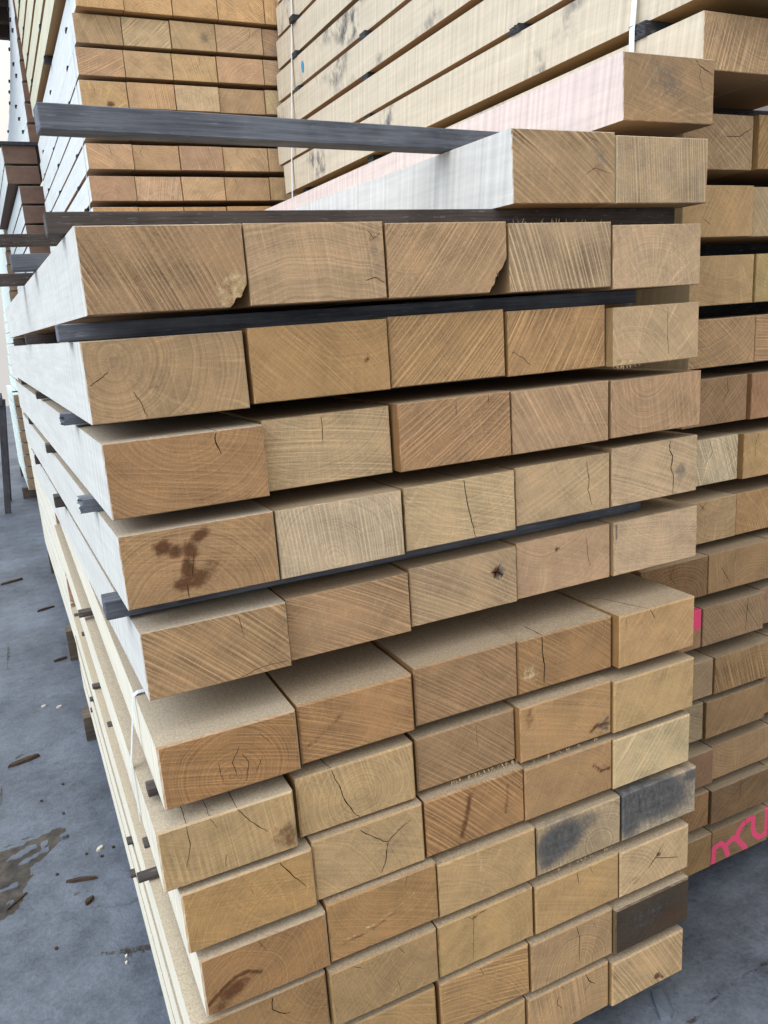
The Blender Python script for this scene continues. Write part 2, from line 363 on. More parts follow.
def beam(x0, x1, y, z0, h, L=2.5, dirx=0.0, tone=(185, 150, 105), side=None, ring=None, rs=0.22, saw=(0.9, 110, 0.5), ray=0.12,
         dust=0.0, sst=0.0, marks=(), cracks=(), tcracks=(), cuts=(), splint=(), nx=14, nz=8, edge=False, label='', group=''):
    SEED[0] += 1; sd = SEED[0]; rng = random.Random(sd*7+3)
    w = x1-x0; V = []; F = []; A = []; MI = []
    bev = 0.0032 if edge else 0.0014
    def carve(px, pz, v):
        for (cx, cz, a, b, dep) in cuts:                       # wane or broken corner, fading along the length
            s = 1 - v/dep
            if s <= 0: continue
            du = px if cx == 0 else w-px; dw = pz if cz == 0 else h-pz
            k = s - du/a - dw/b
            if k > 0:
                ro = 0.14*mnoise.noise(Vector((px*90, pz*90, sd)))
                du += a*k*(0.5+ro); dw += b*k*(0.5+ro)
                px = du if cx == 0 else w-du; pz = dw if cz == 0 else h-dw
        return px, pz
    def mark(u, v):
        r = [0, 0, 0, 0]
        for m in marks:
            ch = {'grey': 0, 'brown': 1, 'pink': 2, 'pale': 3}[m[0]]
            if m[1] == 'line':                                  # polyline with a width (metres)
                pts, wd = m[2], m[3]
                d = min(segd(u*w, v*h, (pts[i][0]*w, pts[i][1]*h), (pts[i+1][0]*w, pts[i+1][1]*h)) for i in range(len(pts)-1))
                r[ch] = max(r[ch], (m[4] if len(m) > 4 else .8)*max(0.0, min(1.0, 1.25 - d/wd)))
            else:                                               # ellipse: u, v, ru, rv, angle, strength
                _, uu, vv, ru, rv, an, sg = m
                a1 = (u-uu)*w; b1 = (v-vv)*h; ca, sa = math.cos(an), math.sin(an)
                d = math.hypot((a1*ca+b1*sa)/(ru*w), (-a1*sa+b1*ca)/(rv*h))
                r[ch] = max(r[ch], sg*max(0.0, min(1.0, 1.35-d)))
        return r
    jit = [rng.uniform(-1, 1) for _ in range(64)]
    for j in range(nz+1):
        for i in range(nx+1):
            u, v = i/nx, j/nz
            px, pz = u*w, v*h
            eb = (i in (0, nx)) or (j in (0, nz))
            if eb:
                px = min(max(px, bev), w-bev); pz = min(max(pz, bev), h-bev)
                k = 0.0010*mnoise.noise(Vector((px*70, pz*70, sd*3.1)))
                px += -k if i == 0 else k if i == nx else 0; pz += -k if j == 0 else k if j == nz else 0
            px, pz = carve(px, pz, 0.0)
            V.append((px, 0.0, pz)); A.append(mark(u, v))
    for j in range(nz):
        for i in range(nx):
            a = j*(nx+1)+i; F.append((a, a+1, a+nx+2, a+nx+1)); MI.append(0)
    loop = [(i, 0) for i in range(nx)] + [(nx, j) for j in range(nz)] + [(i, nz) for i in range(nx, 0, -1)] + [(0, j) for j in range(nz, 0, -1)]
    prev = [j*(nx+1)+i for i, j in loop]; n = len(loop)
    depths = [0.0032 if edge else 0.0016, 0.05, 0.15, 0.35, 0.8, L*0.6, L]
    for d in depths:
        cur = []
        for i, j in loop:
            px, pz = carve(i/nx*w, j/nz*h, d)
            cur.append(len(V)); V.append((px+dirx*d, d, pz))
            mm = mark(i/nx, j/nz); k = max(0.0, 1-d/0.05)
            A.append([c*k for c in mm])
        for q in range(n):
            F.append((prev[q], cur[q], cur[(q+1) % n], prev[(q+1) % n])); MI.append(0)
        prev = cur
    F.append(tuple(prev)); MI.append(0)
    def ribbon(pts, wd, plane):
        """dark drying crack: a tapering sliver just proud of the face"""
        m = len(pts); base = len(V); fine = []
        for q in range(m-1):
            for s in range(5):
                t = s/5; fine.append([pts[q][c]*(1-t)+pts[q+1][c]*t for c in (0, 1)])
        fine.append(list(pts[-1])); M = len(fine)
        for q, p in enumerate(fine):
            wob = 0.0016*mnoise.noise(Vector((p[0]*60, p[1]*60, sd))) + 0.0007*rng.uniform(-1, 1)
            a = fine[max(0, q-1)]; b = fine[min(M-1, q+1)]
            tx, tz = b[0]-a[0], b[1]-a[1]; l = math.hypot(tx, tz) or 1; nxx, nzz = -tz/l, tx/l
            ww = wd*(0.35+0.65*math.sin(math.pi*(0.18+0.72*q/max(1, M-1))))*(0.7+0.6*rng.random())/2
            for sg in (-1, 1):
                ex, ez = p[0]+nxx*(wob+sg*ww), p[1]+nzz*(wob+sg*ww)
                if plane == 'end': V.append((min(max(ex, 0.001), w-0.001), -0.0003, min(max(ez, 0.001), h-0.001)))
                else: V.append((ex, max(ez, 0.002), h+0.0003))
                A.append([0, 0, 0, 0])
        for q in range(M-1):
            f = (base+2*q, base+2*q+1, base+2*q+3, base+2*q+2)
            F.append(f if plane == 'end' else f); MI.append(1)
    for c in cracks: ribbon([(p[0]*w, p[1]*h) for p in c[1:]], c[0]*.72, 'end')
    for c in tcracks: ribbon([(p[0]*w, p[1]) for p in c[1:]], c[0]*.72, 'top')
    for (u0, u1, cnt, vz) in splint:                            # torn fibres along an edge
        for q in range(cnt):
            px = rng.uniform(u0, u1)*w; pz = vz*h; l = rng.uniform(0.003, 0.010); lx = rng.uniform(-0.006, 0.006); ww = rng.uniform(0.0004, 0.001)
            b = len(V); sg = -1 if vz < 0.5 else 1
            V.extend([(px-ww, 0.0, pz), (px+ww, 0.0, pz), (px+ww*0.6+lx*0.6, -0.002, pz+sg*l*0.6), (px+lx, -0.003, pz+sg*l)])
            A.extend([[0, 0, 0, 0.9]]*4); F.append((b, b+1, b+2, b+3)); MI.append(0)
    me = bpy.data.meshes.new('timber_beam'); me.from_pydata(V, [], F)
    me.polygons.foreach_set('material_index', MI)
    at = me.attributes.new('marks', 'FLOAT_COLOR', 'POINT')
    at.data.foreach_set('color', [c for r in A for c in r])
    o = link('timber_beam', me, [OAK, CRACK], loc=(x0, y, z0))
    o['seed'] = float(sd)*0.731
    rc = ring or (rng.uniform(-0.05, w+0.05), rng.choice([rng.uniform(-0.12, 0.0), rng.uniform(h, h+0.12)]))
    o['ring'] = [rc[0], rc[1], rs]; o['saw'] = [saw[0], saw[1], saw[2]]; o['extra'] = [ray, dust, sst]
    gm = sum(tone)/3; tone = tuple((c*.85+gm*.15)*f for c, f in zip(tone, (1.03, 1.005, 1.0)))
    o['tone'] = list(rgb(*tone)[:3]); o['side_tone'] = list(rgb(*(side or side_of(tone)))[:3])
    tag(o, label, 'beam', group)
    return o

ORD = ['first', 'second', 'third', 'fourth', 'fifth']
POS = ['leftmost', 'second from the left', 'middle', 'fourth from the left', 'rightmost']
GF = 'beams of the front stack'
FRONT = [('U1b1',-0.0018,0.236,0.012,1.6734,0.121),('U1b2',0.239,0.4722,0.0136,1.6743,0.1208),('U1b3',0.4765,0.7119,0.014,1.6732,0.1192),('U1b4',0.7163,0.9452,0.0133,1.6716,0.1176),('U1b5',0.9491,1.1717,0.0115,1.6665,0.1165),
('U2b1',-0.016,0.2249,0.031,1.5172,0.1211),('U2b2',0.2326,0.4759,0.0293,1.5227,0.1187),('U2b3',0.4813,0.7168,0.0379,1.5235,0.1205),('U2b4',0.7223,0.9486,0.0342,1.5213,0.1181),('U2b5',0.9538,1.1775,0.0166,1.5204,0.1123),
('U3b1',-0.0089,0.2391,0.02,1.372,0.1172),('U3b2',0.2436,0.4753,0.0433,1.3741,0.1193),('U3b3',0.4823,0.7155,0.0232,1.376,0.1202),('U3b4',0.7206,0.9519,0.0277,1.3746,0.1192),('U3b5',0.9567,1.1973,0.0249,1.3771,0.1151),
('U4b1',-0.0067,0.2404,0.0175,1.2268,0.1197),('U4b2',0.2448,0.4787,0.022,1.2251,0.1194),('U4b3',0.4859,0.7238,0.0283,1.2273,0.1178),('U4b4',0.7304,0.9617,0.0356,1.2307,0.1158),('U4b5',0.9659,1.2015,0.0336,1.2319,0.1226),
('U5b1',0.004,0.2455,0.0172,1.0693,0.1165),('U5b2',0.25,0.4884,0.0349,1.0695,0.1146),('U5b3',0.4947,0.7335,0.0443,1.0725,0.1155),('U5b4',0.7381,0.9761,0.0513,1.0725,0.1182),('U5b5',0.981,1.2187,0.045,1.0745,0.1179),
('D1b1',0.0,0.2349,-0.0118,0.8857,0.115),('D1b2',0.2408,0.4661,-0.0005,0.8864,0.1146),('D1b3',0.4724,0.7021,0.0048,0.8891,0.1195),('D1b4',0.7059,0.9445,0.0084,0.8867,0.117),('D1b5',0.9499,1.1617,-0.01,0.8888,0.118),
('D2b1',-0.0213,0.2126,-0.0212,0.7442,0.113),('D2b2',0.2232,0.4573,-0.005,0.7467,0.1187),('D2b3',0.4664,0.6920,0.0044,0.7507,0.1136),('D2b4',0.6947,0.9270,-0.0112,0.7469,0.1222),('D2b5',0.9296,1.1573,-0.0173,0.7459,0.1194),
('D3b1',0.0019,0.2350,-0.0247,0.6148,0.1189),('D3b2',0.238,0.4634,-0.016,0.6151,0.1251),('D3b3',0.4685,0.6964,-0.0151,0.617,0.123),('D3b4',0.6978,0.924,-0.0169,0.6152,0.1191),('D3b5',0.9256,1.145,-0.0214,0.614,0.1184),
('D4b1',0.0156,0.2473,-0.0299,0.4814,0.1174),('D4b2',0.2507,0.4795,-0.0276,0.4835,0.1260),('D4b3',0.4821,0.713,-0.0277,0.4808,0.1207),('D4b4',0.7175,0.9398,-0.0265,0.481,0.1153),('D4b5',0.9449,1.1605,-0.029,0.4825,0.117),
('D5b1',-0.012,0.2365,-0.0254,0.3483,0.1198),('D5b2',0.2409,0.4671,-0.0369,0.348,0.1225),('D5b3',0.4709,0.6989,-0.0337,0.3477,0.1211),('D5b4',0.7036,0.927,-0.0361,0.3483,0.1164),('D5b5',0.9296,1.1338,-0.0376,0.3471,0.1145),
('D6b1',-0.015,0.2340,-0.034,0.2140,0.119),('D6b2',0.2384,0.4584,-0.0334,0.2132,0.1192),('D6b3',0.4658,0.6811,-0.0386,0.2151,0.1229),('D6b4',0.6849,0.9040,-0.0429,0.2149,0.1209),('D6b5',0.9075,1.1272,-0.0486,0.213,0.1163),
('D7b1',-0.0155,0.2150,-0.0455,0.08,0.12),('D7b2',0.2190,0.4450,-0.044,0.08,0.12),('D7b3',0.4490,0.6690,-0.0386,0.0809,0.1209),('D7b4',0.6721,0.8909,-0.0455,0.08,0.1214),('D7b5',0.8953,1.1095,-0.0529,0.08,0.1161),
('Bb4',0.762,0.998,0.063,1.829,0.127),('Bb5',1.003,1.24,0.064,1.829,0.1225),('Ab5',1.084,1.331,0.138,1.998,0.126)]

# saw angle: 0 gives vertical lines, pi/2 horizontal ones; positive leans the lines like a backslash
LK = {
'U1b1': dict(tone=(176,142,100), saw=(0.45,120,1.5), rs=.10, look='steeply saw-streaked', nx=40, nz=22, marks=[('pale',.93,.14,.16,.26,.8,.95)], cuts=[(1,0,.030,.034,.5)]),
'U1b2': dict(tone=(190,158,116), saw=(0.08,100,.35), ring=(.11,-.25), rs=.30, look='pale smooth', marks=[('brown',.90,.78,.05,.10,0,.45),('grey',.92,.5,.10,.5,0,.30)], cracks=[(.0014,(.84,.25),(.92,.28),(.99,.2)),(.001,(.88,.9),(.92,.78),(.97,.85))]),
'U1b3': dict(tone=(187,152,108), saw=(-0.75,120,.7), ring=(.05,.2), rs=.14, look='tan broken-cornered', cuts=[(1,0,.040,.060,.35)], cracks=[(.0016,(.86,.02),(.91,.22),(.90,.3))]),
'U1b4': dict(tone=(190,161,121), saw=(0.30,110,1.6), rs=.08, look='pale steeply saw-lined', splint=[(.0,.9,16,1)]),
'U1b5': dict(tone=(194,164,124), saw=(0.15,90,.25), ring=(.10,-.03), rs=.20, ray=.40, look='pale ray-flecked'),
'U2b1': dict(tone=(178,146,102), saw=(0.1,90,.25), ring=(.045,.088), rs=.30, ray=.25, look='ringed', marks=[('brown',.40,.42,.035,.05,0,.9),('grey',.19,.72,.10,.14,0,.35)], cracks=[(.0014,(.02,.48),(.08,.54),(.14,.62)),(.0013,(.27,.36),(.31,.18),(.33,.03))]),
'U2b2': dict(tone=(186,146,92), saw=(0.8,130,.6), rs=.15, look='orange-brown criss-crossed', marks=[('brown','line',[(.82,.6),(.82,.5),(.84,.45),(.86,.3)],.0035)]),
'U2b3': dict(tone=(190,150,98), saw=(-0.85,130,1.0), rs=.12, look='rough diagonally sawn'),
'U2b4': dict(tone=(192,150,98), saw=(-0.6,85,1.2), rs=.10, look='coarse orange-streaked', cracks=[(.0014,(.03,.38),(.14,.28),(.22,.14))]),
'U2b5': dict(tone=(195,165,121), saw=(0.8,100,.3), ring=(.05,-.06), rs=.15, ray=.35, look='pale chipped-bottom', cracks=[(.001,(.62,.95),(.62,.5),(.64,.1))], marks=[('pale','line',[(.02,.12),(.2,.03)],.008),('pale','line',[(.61,.95),(.62,.1)],.0018)], splint=[(.0,.3,14,0)]),
'U3b1': dict(tone=(174,133,86), saw=(1.45,110,.45), ring=(.12,.16), rs=.30, look='brown arc-grained', cracks=[(.0022,(.69,.97),(.68,.85),(.71,.68))], tcracks=[(.002,(.69,0),(.66,.1))]),
'U3b2': dict(tone=(195,166,120), saw=(1.5,120,.6), rs=.22, look='pale crosswise-lined', cracks=[(.0016,(.45,.96),(.45,.6))]),
'U3b3': dict(tone=(181,141,96), saw=(-1.05,110,.8), rs=.18, look='brown slant-sawn', cracks=[(.0012,(.5,.96),(.5,.75)),(.001,(.8,.98),(.8,.85))]),
'U3b4': dict(tone=(190,155,113), saw=(0.5,90,.8), rs=.15, look='steeply lined tan'),
'U3b5': dict(tone=(186,150,108), saw=(0.12,75,.55), ring=(.10,.13), rs=.30, look='brown arched-grain'),
'U4b1': dict(tone=(177,139,92), saw=(1.45,140,.35), ring=(.09,-.03), rs=.35, look='brown knotted', nx=52, nz=30,
    marks=[('brown',.26,.76,.075,.13,.2,.85),('brown',.34,.68,.06,.12,-.6,.8),('brown',.50,.84,.085,.10,.5,.8),('brown',.43,.66,.06,.16,.3,.8),('brown',.40,.42,.05,.20,0,.95),('brown',.44,.26,.16,.17,.3,.7),('brown',.36,.22,.10,.12,0,.75),('brown',.55,.40,.08,.14,.4,.5)],
    cracks=[(.0015,(.385,.02),(.38,.20)),(.001,(.45,.62),(.42,.3))]),
'U4b2': dict(tone=(203,180,142), saw=(0.08,150,.7), ring=(.10,.02), rs=.25, look='very pale finely lined'),
'U4b3': dict(tone=(203,174,126), saw=(1.35,110,.5), rs=.18, look='cream split', cracks=[(.0024,(.53,.98),(.545,.7),(.56,.5),(.60,.2),(.61,.02))], tcracks=[(.0022,(.53,0),(.5,.12))]),
'U4b4': dict(tone=(197,167,122), saw=(-1.2,90,.35), rs=.15, look='pale long-cracked', cracks=[(.0018,(.74,.92),(.77,.6),(.76,.4),(.80,.12))]),
'U4b5': dict(tone=(199,170,128), saw=(1.25,80,.55), rs=.2, look='pale grey-patched', nx=36, nz=20, cracks=[(.0030,(.67,.97),(.66,.8),(.70,.7),(.68,.5),(.71,.35),(.71,.02))], marks=[('grey',.80,.42,.10,.22,0,.55)]),
'U5b1': dict(tone=(180,144,98), saw=(0.85,125,1.3), rs=.12, look='strongly saw-lined', cracks=[(.0014,(.62,.02),(.8,.1),(.97,.1)),(.001,(.66,.95),(.68,.6))]),
'U5b2': dict(tone=(184,147,103), saw=(1.12,125,1.1), rs=.12, look='slant-lined brown'),
'U5b3': dict(tone=(191,161,119), saw=(1.1,120,.9), rs=.14, look='pale dark-knotted', nx=48, nz=26, marks=[('brown',.80,.62,.05,.10,.4,.9),('grey',.82,.60,.07,.14,0,.8)], cracks=[(.003,(.74,.62),(.8,.63),(.84,.75)),(.0034,(.8,.63),(.86,.55),(.84,.5)),(.0026,(.8,.63),(.78,.52))]),
'U5b4': dict(tone=(196,160,119), saw=(1.3,90,.25), ring=(.08,.20), rs=.2, look='pinkish-tan plain', nx=36, nz=20, marks=[('brown',.42,.74,.03,.04,0,.9),('grey',.42,.74,.04,.05,0,.6)], cracks=[(.0012,(.74,.85),(.75,.5),(.78,.3))]),
'U5b5': dict(tone=(202,172,132), saw=(1.5,110,.4), rs=.15, look='pale finely sawn', nx=36, nz=20, marks=[('grey','line',[(.02,.95),(.03,.7)],.005)]),
'D1b1': dict(tone=(172,128,78), saw=(1.35,120,.8), ring=(.12,.03), rs=.34, look='orange-brown radially cracked', cracks=[(.0014,(.52,.2),(.5,.45),(.56,.68)),(.0014,(.58,.1),(.62,.4),(.58,.55)),(.0012,(.66,.2),(.72,.4)),(.0012,(.72,.8),(.8,.55)),(.0010,(.4,.5),(.42,.2))]),
'D1b2': dict(tone=(180,136,86), saw=(1.15,120,.9), rs=.15, look='orange slant-lined', marks=[('brown','line',[(.05,.28),(.25,.50),(.4,.72)],.008,.42)]),
'D1b3': dict(tone=(168,132,90), saw=(0.95,120,.8), rs=.15, look='grey-brown slant-lined', cracks=[(.001,(.6,.75),(.7,.5))]),
'D1b4': dict(tone=(172,132,84), saw=(0.95,110,.7), rs=.18, look='brown split', nx=40, nz=22, marks=[('pale',.12,.35,.09,.22,.5,.55),('brown',.15,.28,.05,.1,.5,.5)], cracks=[(.0032,(.25,.98),(.25,.7),(.27,.4),(.26,.1))], tcracks=[(.003,(.25,0),(.24,.06))]),
'D1b5': dict(tone=(197,157,103), saw=(-.8,90,.3), rs=.12, look='clean yellow', cracks=[(.0020,(.38,.99),(.46,.80)),(.001,(.08,.95),(.08,.7))], tcracks=[(.0022,(.38,0),(.2,.10),(.02,.14))]),
'D2b1': dict(tone=(190,158,106), saw=(.1,90,.5), rs=.14, look='pale yellow', nx=36, nz=20, marks=[('brown',.93,.25,.14,.34,.6,.55)], cracks=[(.0018,(.58,.99),(.66,.72),(.78,.45)),(.0013,(.21,.97),(.22,.66),(.17,.3)),(.001,(.38,.98),(.42,.8)),(.001,(.46,.3),(.44,.05))], tcracks=[(.0018,(.58,0),(.56,.09)),(.0014,(.21,0),(.22,.10)),(.0012,(.38,0),(.38,.07))]),
'D2b2': dict(tone=(194,162,110), saw=(.2,110,.5), ring=(.12,.05), rs=.25, look='pale curve-cracked', cracks=[(.0022,(.29,.98),(.34,.7),(.38,.4),(.46,.1),(.5,.0))], tcracks=[(.0022,(.29,0),(.25,.07))]),
'D2b3': dict(tone=(168,134,92), saw=(.9,110,.9), rs=.16, look='two-toned brown', splint=[(.3,1.0,34,0)], cracks=[(.001,(.6,.9),(.6,.5))]),
'D2b4': dict(tone=(186,146,95), saw=(1.3,90,.3), rs=.14, look='yellow ink-stained', nx=40, nz=22, marks=[('brown','line',[(.76,.16),(.84,.25),(.97,.20)],.006),('grey','line',[(.95,.12),(.86,.2),(.96,.32)],.006),('brown',.09,.8,.06,.25,0,.5)], splint=[(.1,.9,14,0)]),
'D2b5': dict(tone=(196,162,107), saw=(-.5,70,.25), rs=.12, look='plain pale-yellow'),
'D3b1': dict(tone=(186,146,88), saw=(1.4,80,.25), ring=(.20,-.05), rs=.2, ray=.2, look='smooth golden', cracks=[(.0020,(.74,.96),(.82,.7),(.93,.4)),(.0009,(.5,.7),(.52,.6))]),
'D3b2': dict(tone=(193,161,110), saw=(1.2,90,.3), rs=.18, look='pale Y-cracked', nx=36, nz=20, marks=[('grey',.66,.45,.25,.22,.4,.35)], cracks=[(.0020,(.42,.92),(.55,.70),(.66,.56),(.76,.70),(.88,.80)),(.0022,(.66,.56),(.63,.30),(.58,.08))]),
'D3b3': dict(tone=(180,136,86), saw=(.78,110,1.4), rs=.1, look='strongly slant-lined reddish', nx=44, nz=24, marks=[('brown','line',[(.44,.84),(.40,.5),(.34,.15)],.010,.62),('brown','line',[(.83,.8),(.80,.3)],.007,.5)]),
'D3b4': dict(tone=(178,140,92), saw=(-.4,70,.2), ring=(.1,-.02), rs=.22, look='plain brown', nx=36, nz=20, marks=[('brown','line',[(.78,.62),(.86,.46),(.97,.44)],.005),('brown',.9,.5,.09,.1,0,.35)]),
'D3b5': dict(tone=(208,184,134), saw=(-.75,90,.5), rs=.1, look='cream-white'),
'D4b1': dict(tone=(168,127,78), saw=(-.9,110,.4), ring=(.07,.03), rs=.24, look='brown eye-knotted', nx=52, nz=28, marks=[('brown','line',[(.02,.2),(.12,.36),(.24,.50),(.34,.52),(.44,.42)],.006),('brown',.22,.30,.17,.16,.35,.75),('brown',.12,.14,.12,.14,.4,.6)], cracks=[(.001,(.45,.95),(.5,.75))]),
'D4b2': dict(tone=(178,137,84), saw=(1.2,100,.4), rs=.22, look='orange-brown swirled', nx=40, nz=22, marks=[('pale','line',[(.12,.30),(.40,.38),(.62,.50),(.85,.70)],.0032,.5),('brown','line',[(.1,.24),(.38,.30),(.6,.44)],.004,.55)], cracks=[(.001,(.72,.98),(.7,.8))]),
'D4b3': dict(tone=(197,162,108), saw=(1.3,90,.25), rs=.15, look='two-toned cream', nx=40, nz=22, marks=[('pale','line',[(.40,.98),(.44,.5),(.43,.1)],.0035),('brown',.2,.5,.2,.6,0,.16)]),
'D4b4': dict(tone=(178,156,118), saw=(.3,100,.6), ring=(.16,.02), rs=.3, ray=.3, look='grey-stained', nx=44, nz=24, marks=[('grey',.26,.58,.34,.44,.2,1.1),('grey',.12,.25,.14,.2,.2,.8),('grey',.55,.75,.25,.25,0,.6),('brown',.95,.9,.12,.2,0,.35)], splint=[(.0,.1,8,1),(.2,.9,12,0)]),
'D4b5': dict(tone=(176,160,130), saw=(.2,90,.5), ring=(.19,-.02), rs=.3, ray=.35, look='blue-grey-stained', nx=44, nz=24, marks=[('grey',.32,.75,.66,.56,-.25,1.25),('grey',.08,.35,.22,.4,0,.9),('grey',.92,.85,.2,.2,0,.8)], cracks=[(.001,(.2,.9),(.22,.5))]),
'D5b1': dict(tone=(166,129,81), saw=(-.8,90,.4), rs=.2, look='brown curl-cracked', cracks=[(.0024,(.58,.95),(.57,.75),(.64,.6),(.7,.55))]),
'D5b2': dict(tone=(173,141,93), saw=(-.9,100,.35), rs=.18, look='brown-grey checked', cracks=[(.0012,(.62,.97),(.68,.82)),(.001,(.6,.4),(.62,.15)),(.0012,(.2,.98),(.3,.85))]),
'D5b3': dict(tone=(191,156,99), saw=(-.8,90,.25), ring=(.05,.02), rs=.15, look='yellow seamed', cracks=[(.0010,(.30,.97),(.36,.88),(.35,.5),(.34,.05))], nx=36, nz=20, marks=[('brown','line',[(.36,.9),(.5,.97),(.98,.98)],.003)]),
'D5b4': dict(tone=(193,156,100), saw=(1.2,90,.3), rs=.16, look='golden top-cracked', cracks=[(.0018,(.49,.98),(.50,.72)),(.001,(.64,.98),(.68,.8))]),
'D5b5': dict(tone=(203,172,124), saw=(-1.0,80,.45), rs=.2, look='cream star-cracked', nx=36, nz=20, marks=[('brown',.55,.62,.05,.06,0,.7),('brown',.2,.25,.12,.14,0,.35)], cracks=[(.0026,(.40,.40),(.50,.58),(.62,.82)),(.0022,(.50,.58),(.66,.46),(.84,.36)),(.001,(.46,.7),(.47,.72))]),
'D6b1': dict(tone=(170,130,82), look='low brown'),
'D6b2': dict(tone=(181,146,92), saw=(1.2,90,.4), look='pale brown'),
'D6b3': dict(tone=(186,146,92), saw=(1.4,100,.9), rs=.2, look='golden striped', cracks=[(.0012,(.44,.97),(.48,.8)),(.001,(.3,.2),(.5,.06))]),
'D6b4': dict(tone=(182,148,102), saw=(-.3,80,.35), ring=(.12,.01), rs=.3, look='greyish checked', cracks=[(.0016,(.54,.98),(.58,.7),(.57,.2)),(.001,(.75,.9),(.8,.7))]),
'D6b5': dict(tone=(74,63,50), side=(120,98,66), saw=(-.9,80,.3), rs=.15, look='blackened dark', nx=36, nz=20, marks=[('grey',.4,.6,.5,.5,0,.35),('brown',.7,.3,.3,.3,0,.4)]),
'D7b1': dict(tone=(180,142,92), look='bottom'), 'D7b2': dict(tone=(186,150,98), look='bottom'),
'D7b3': dict(tone=(188,152,100), saw=(-1.0,90,.4), look='pale bottom', cracks=[(.0014,(.1,.8),(.3,.9))]),
'D7b4': dict(tone=(188,152,104), saw=(.1,90,.6), rs=.2, look='yellow forked-crack', cracks=[(.0026,(.70,.98),(.74,.8),(.82,.66)),(.0018,(.76,.74),(.68,.62)),(.0018,(.35,.8),(.34,.62),(.4,.5)),(.001,(.4,.97),(.45,.85))]),
'D7b5': dict(tone=(200,167,117), saw=(.55,100,1.0), rs=.12, look='cream slant-lined', nx=40, nz=22, marks=[('brown',.62,.20,.05,.09,0,.95),('brown','line',[(.62,.22),(.70,.1)],.006),('brown',.9,.12,.07,.1,0,.4)]),
'Bb4': dict(tone=(186,154,110), saw=(0.95,95,1.7), rs=.08, look='strongly slant-lined', side=(204,200,192), sst=.9, nx=40, nz=22, marks=[('grey',.84,.66,.10,.25,.6,.45),('brown',.82,.50,.05,.12,.5,.4)], cracks=[(.0012,(.74,.92),(.82,.85)),(.001,(.7,.4),(.8,.5),(.97,.42))]),
'Bb5': dict(tone=(186,161,122), saw=(0.04,150,.9), rs=.08, look='pale upright-lined'),
'Ab5': dict(tone=(166,136,96), saw=(1.35,110,.4), ring=(-.02,-.03), rs=.15, ray=.35, look='grey-brown fan-grained', side=(212,192,182), nx=40, nz=22, marks=[('grey',.45,.62,.32,.42,-.4,.45)], cracks=[(.0018,(.78,.96),(.88,.84),(.985,.76)),(.001,(.84,.86),(.83,.7),(.88,.5))]),
}
ROWNAME = {'U1': 'the front stack top full row', 'U2': 'the front stack second full row', 'U3': 'the front stack third full row', 'U4': 'the front stack fourth full row', 'U5': 'the front stack fifth full row',
           'D1': 'the lower pack top row', 'D2': 'the lower pack second row', 'D3': 'the lower pack third row', 'D4': 'the lower pack fourth row', 'D5': 'the lower pack fifth row', 'D6': 'the lower pack row above the bottom one', 'D7': 'the lower pack bottom row'}
for (nm, x0, x1, y, z0, h) in FRONT:
    lk = dict(LK[nm]); row = nm[:-2]; k = int(nm[-1])-1; look = lk.pop('look')
    if row in ROWNAME: lab = '%s oak beam, %s in %s' % (look, POS[k].replace(' from the left', ''), ROWNAME[row])
    elif nm == 'Ab5': lab = 'grey-brown pink-sided oak beam lying alone on top of the front stack'
    else: lab = '%s oak beam, %s of the two lying on the top full row' % (look, 'left' if k == 3 else 'right')
    t = lk['tone']; lk.setdefault('nx', 24); lk.setdefault('nz', 13)
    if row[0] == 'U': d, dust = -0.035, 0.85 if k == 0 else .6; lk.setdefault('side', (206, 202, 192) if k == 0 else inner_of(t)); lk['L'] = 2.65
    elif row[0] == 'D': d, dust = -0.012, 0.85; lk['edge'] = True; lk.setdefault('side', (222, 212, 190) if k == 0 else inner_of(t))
    elif row == 'B': d, dust = -0.10, 0.3
    else: d, dust = -0.06, 0.3
    beam(x0, x1, y, z0, h, dirx=d, dust=dust, label=lab, group=GF, **lk)

# ---- right-hand stack
GR = 'beams of the right-hand stack'
rr = random.Random(5)
def rnd_look(rng, lo=0, dark=1.0):
    b = rng.choice([(190,156,108), (182,144,96), (196,166,122), (174,138,94), (188,150,100)])
    return dict(tone=tuple(min(255, c*dark+rng.uniform(-6, 6)) for c in b), saw=(rng.uniform(-1.2, 1.5), rng.uniform(80, 130), rng.uniform(.3, 1.0)), rs=rng.uniform(.12, .32), ray=rng.uniform(.05, .3))
def rcr(rng):
    c = []
    if rng.random() < .55:
        u = rng.uniform(.2, .8); c.append((.0016, (u, .97), (u+rng.uniform(-.08, .08), .7), (u+rng.uniform(-.12, .12), .45)))
    return c
# row: y, z0, h, joints (right edge of the first beam), left edge of the first beam
RIGHT = [(.23,1.929,.120,1.575,1.351),(.23,1.777,.115,1.567,1.338),(.23,1.620,.116,1.596,1.381),(.23,1.472,.116,1.600,1.374),(.23,1.326,.117,1.593,1.370),(.23,1.172,.119,1.570,1.345),(.23,1.020,.113,1.560,1.335),
         (.20,.889,.107,1.432,1.205),(.20,.745,.107,1.417,1.195),(.20,.598,.106,1.461,1.239),(.20,.469,.109,1.437,1.215),(.20,.327,.105,1.471,1.249),(.20,.194,.107,1.464,1.242),(.20,.051,.109,1.480,1.258)]
RN = ['seventh row above the strapped pack', 'sixth row above the strapped pack', 'fifth row above the strapped pack', 'fourth row above the strapped pack', 'third row above the strapped pack', 'second row above the strapped pack', 'row resting on the strapped pack',
      'seventh row from the floor', 'sixth row from the floor', 'fifth row from the floor', 'fourth row from the floor', 'third row from the floor', 'second row from the floor', 'bottom row']
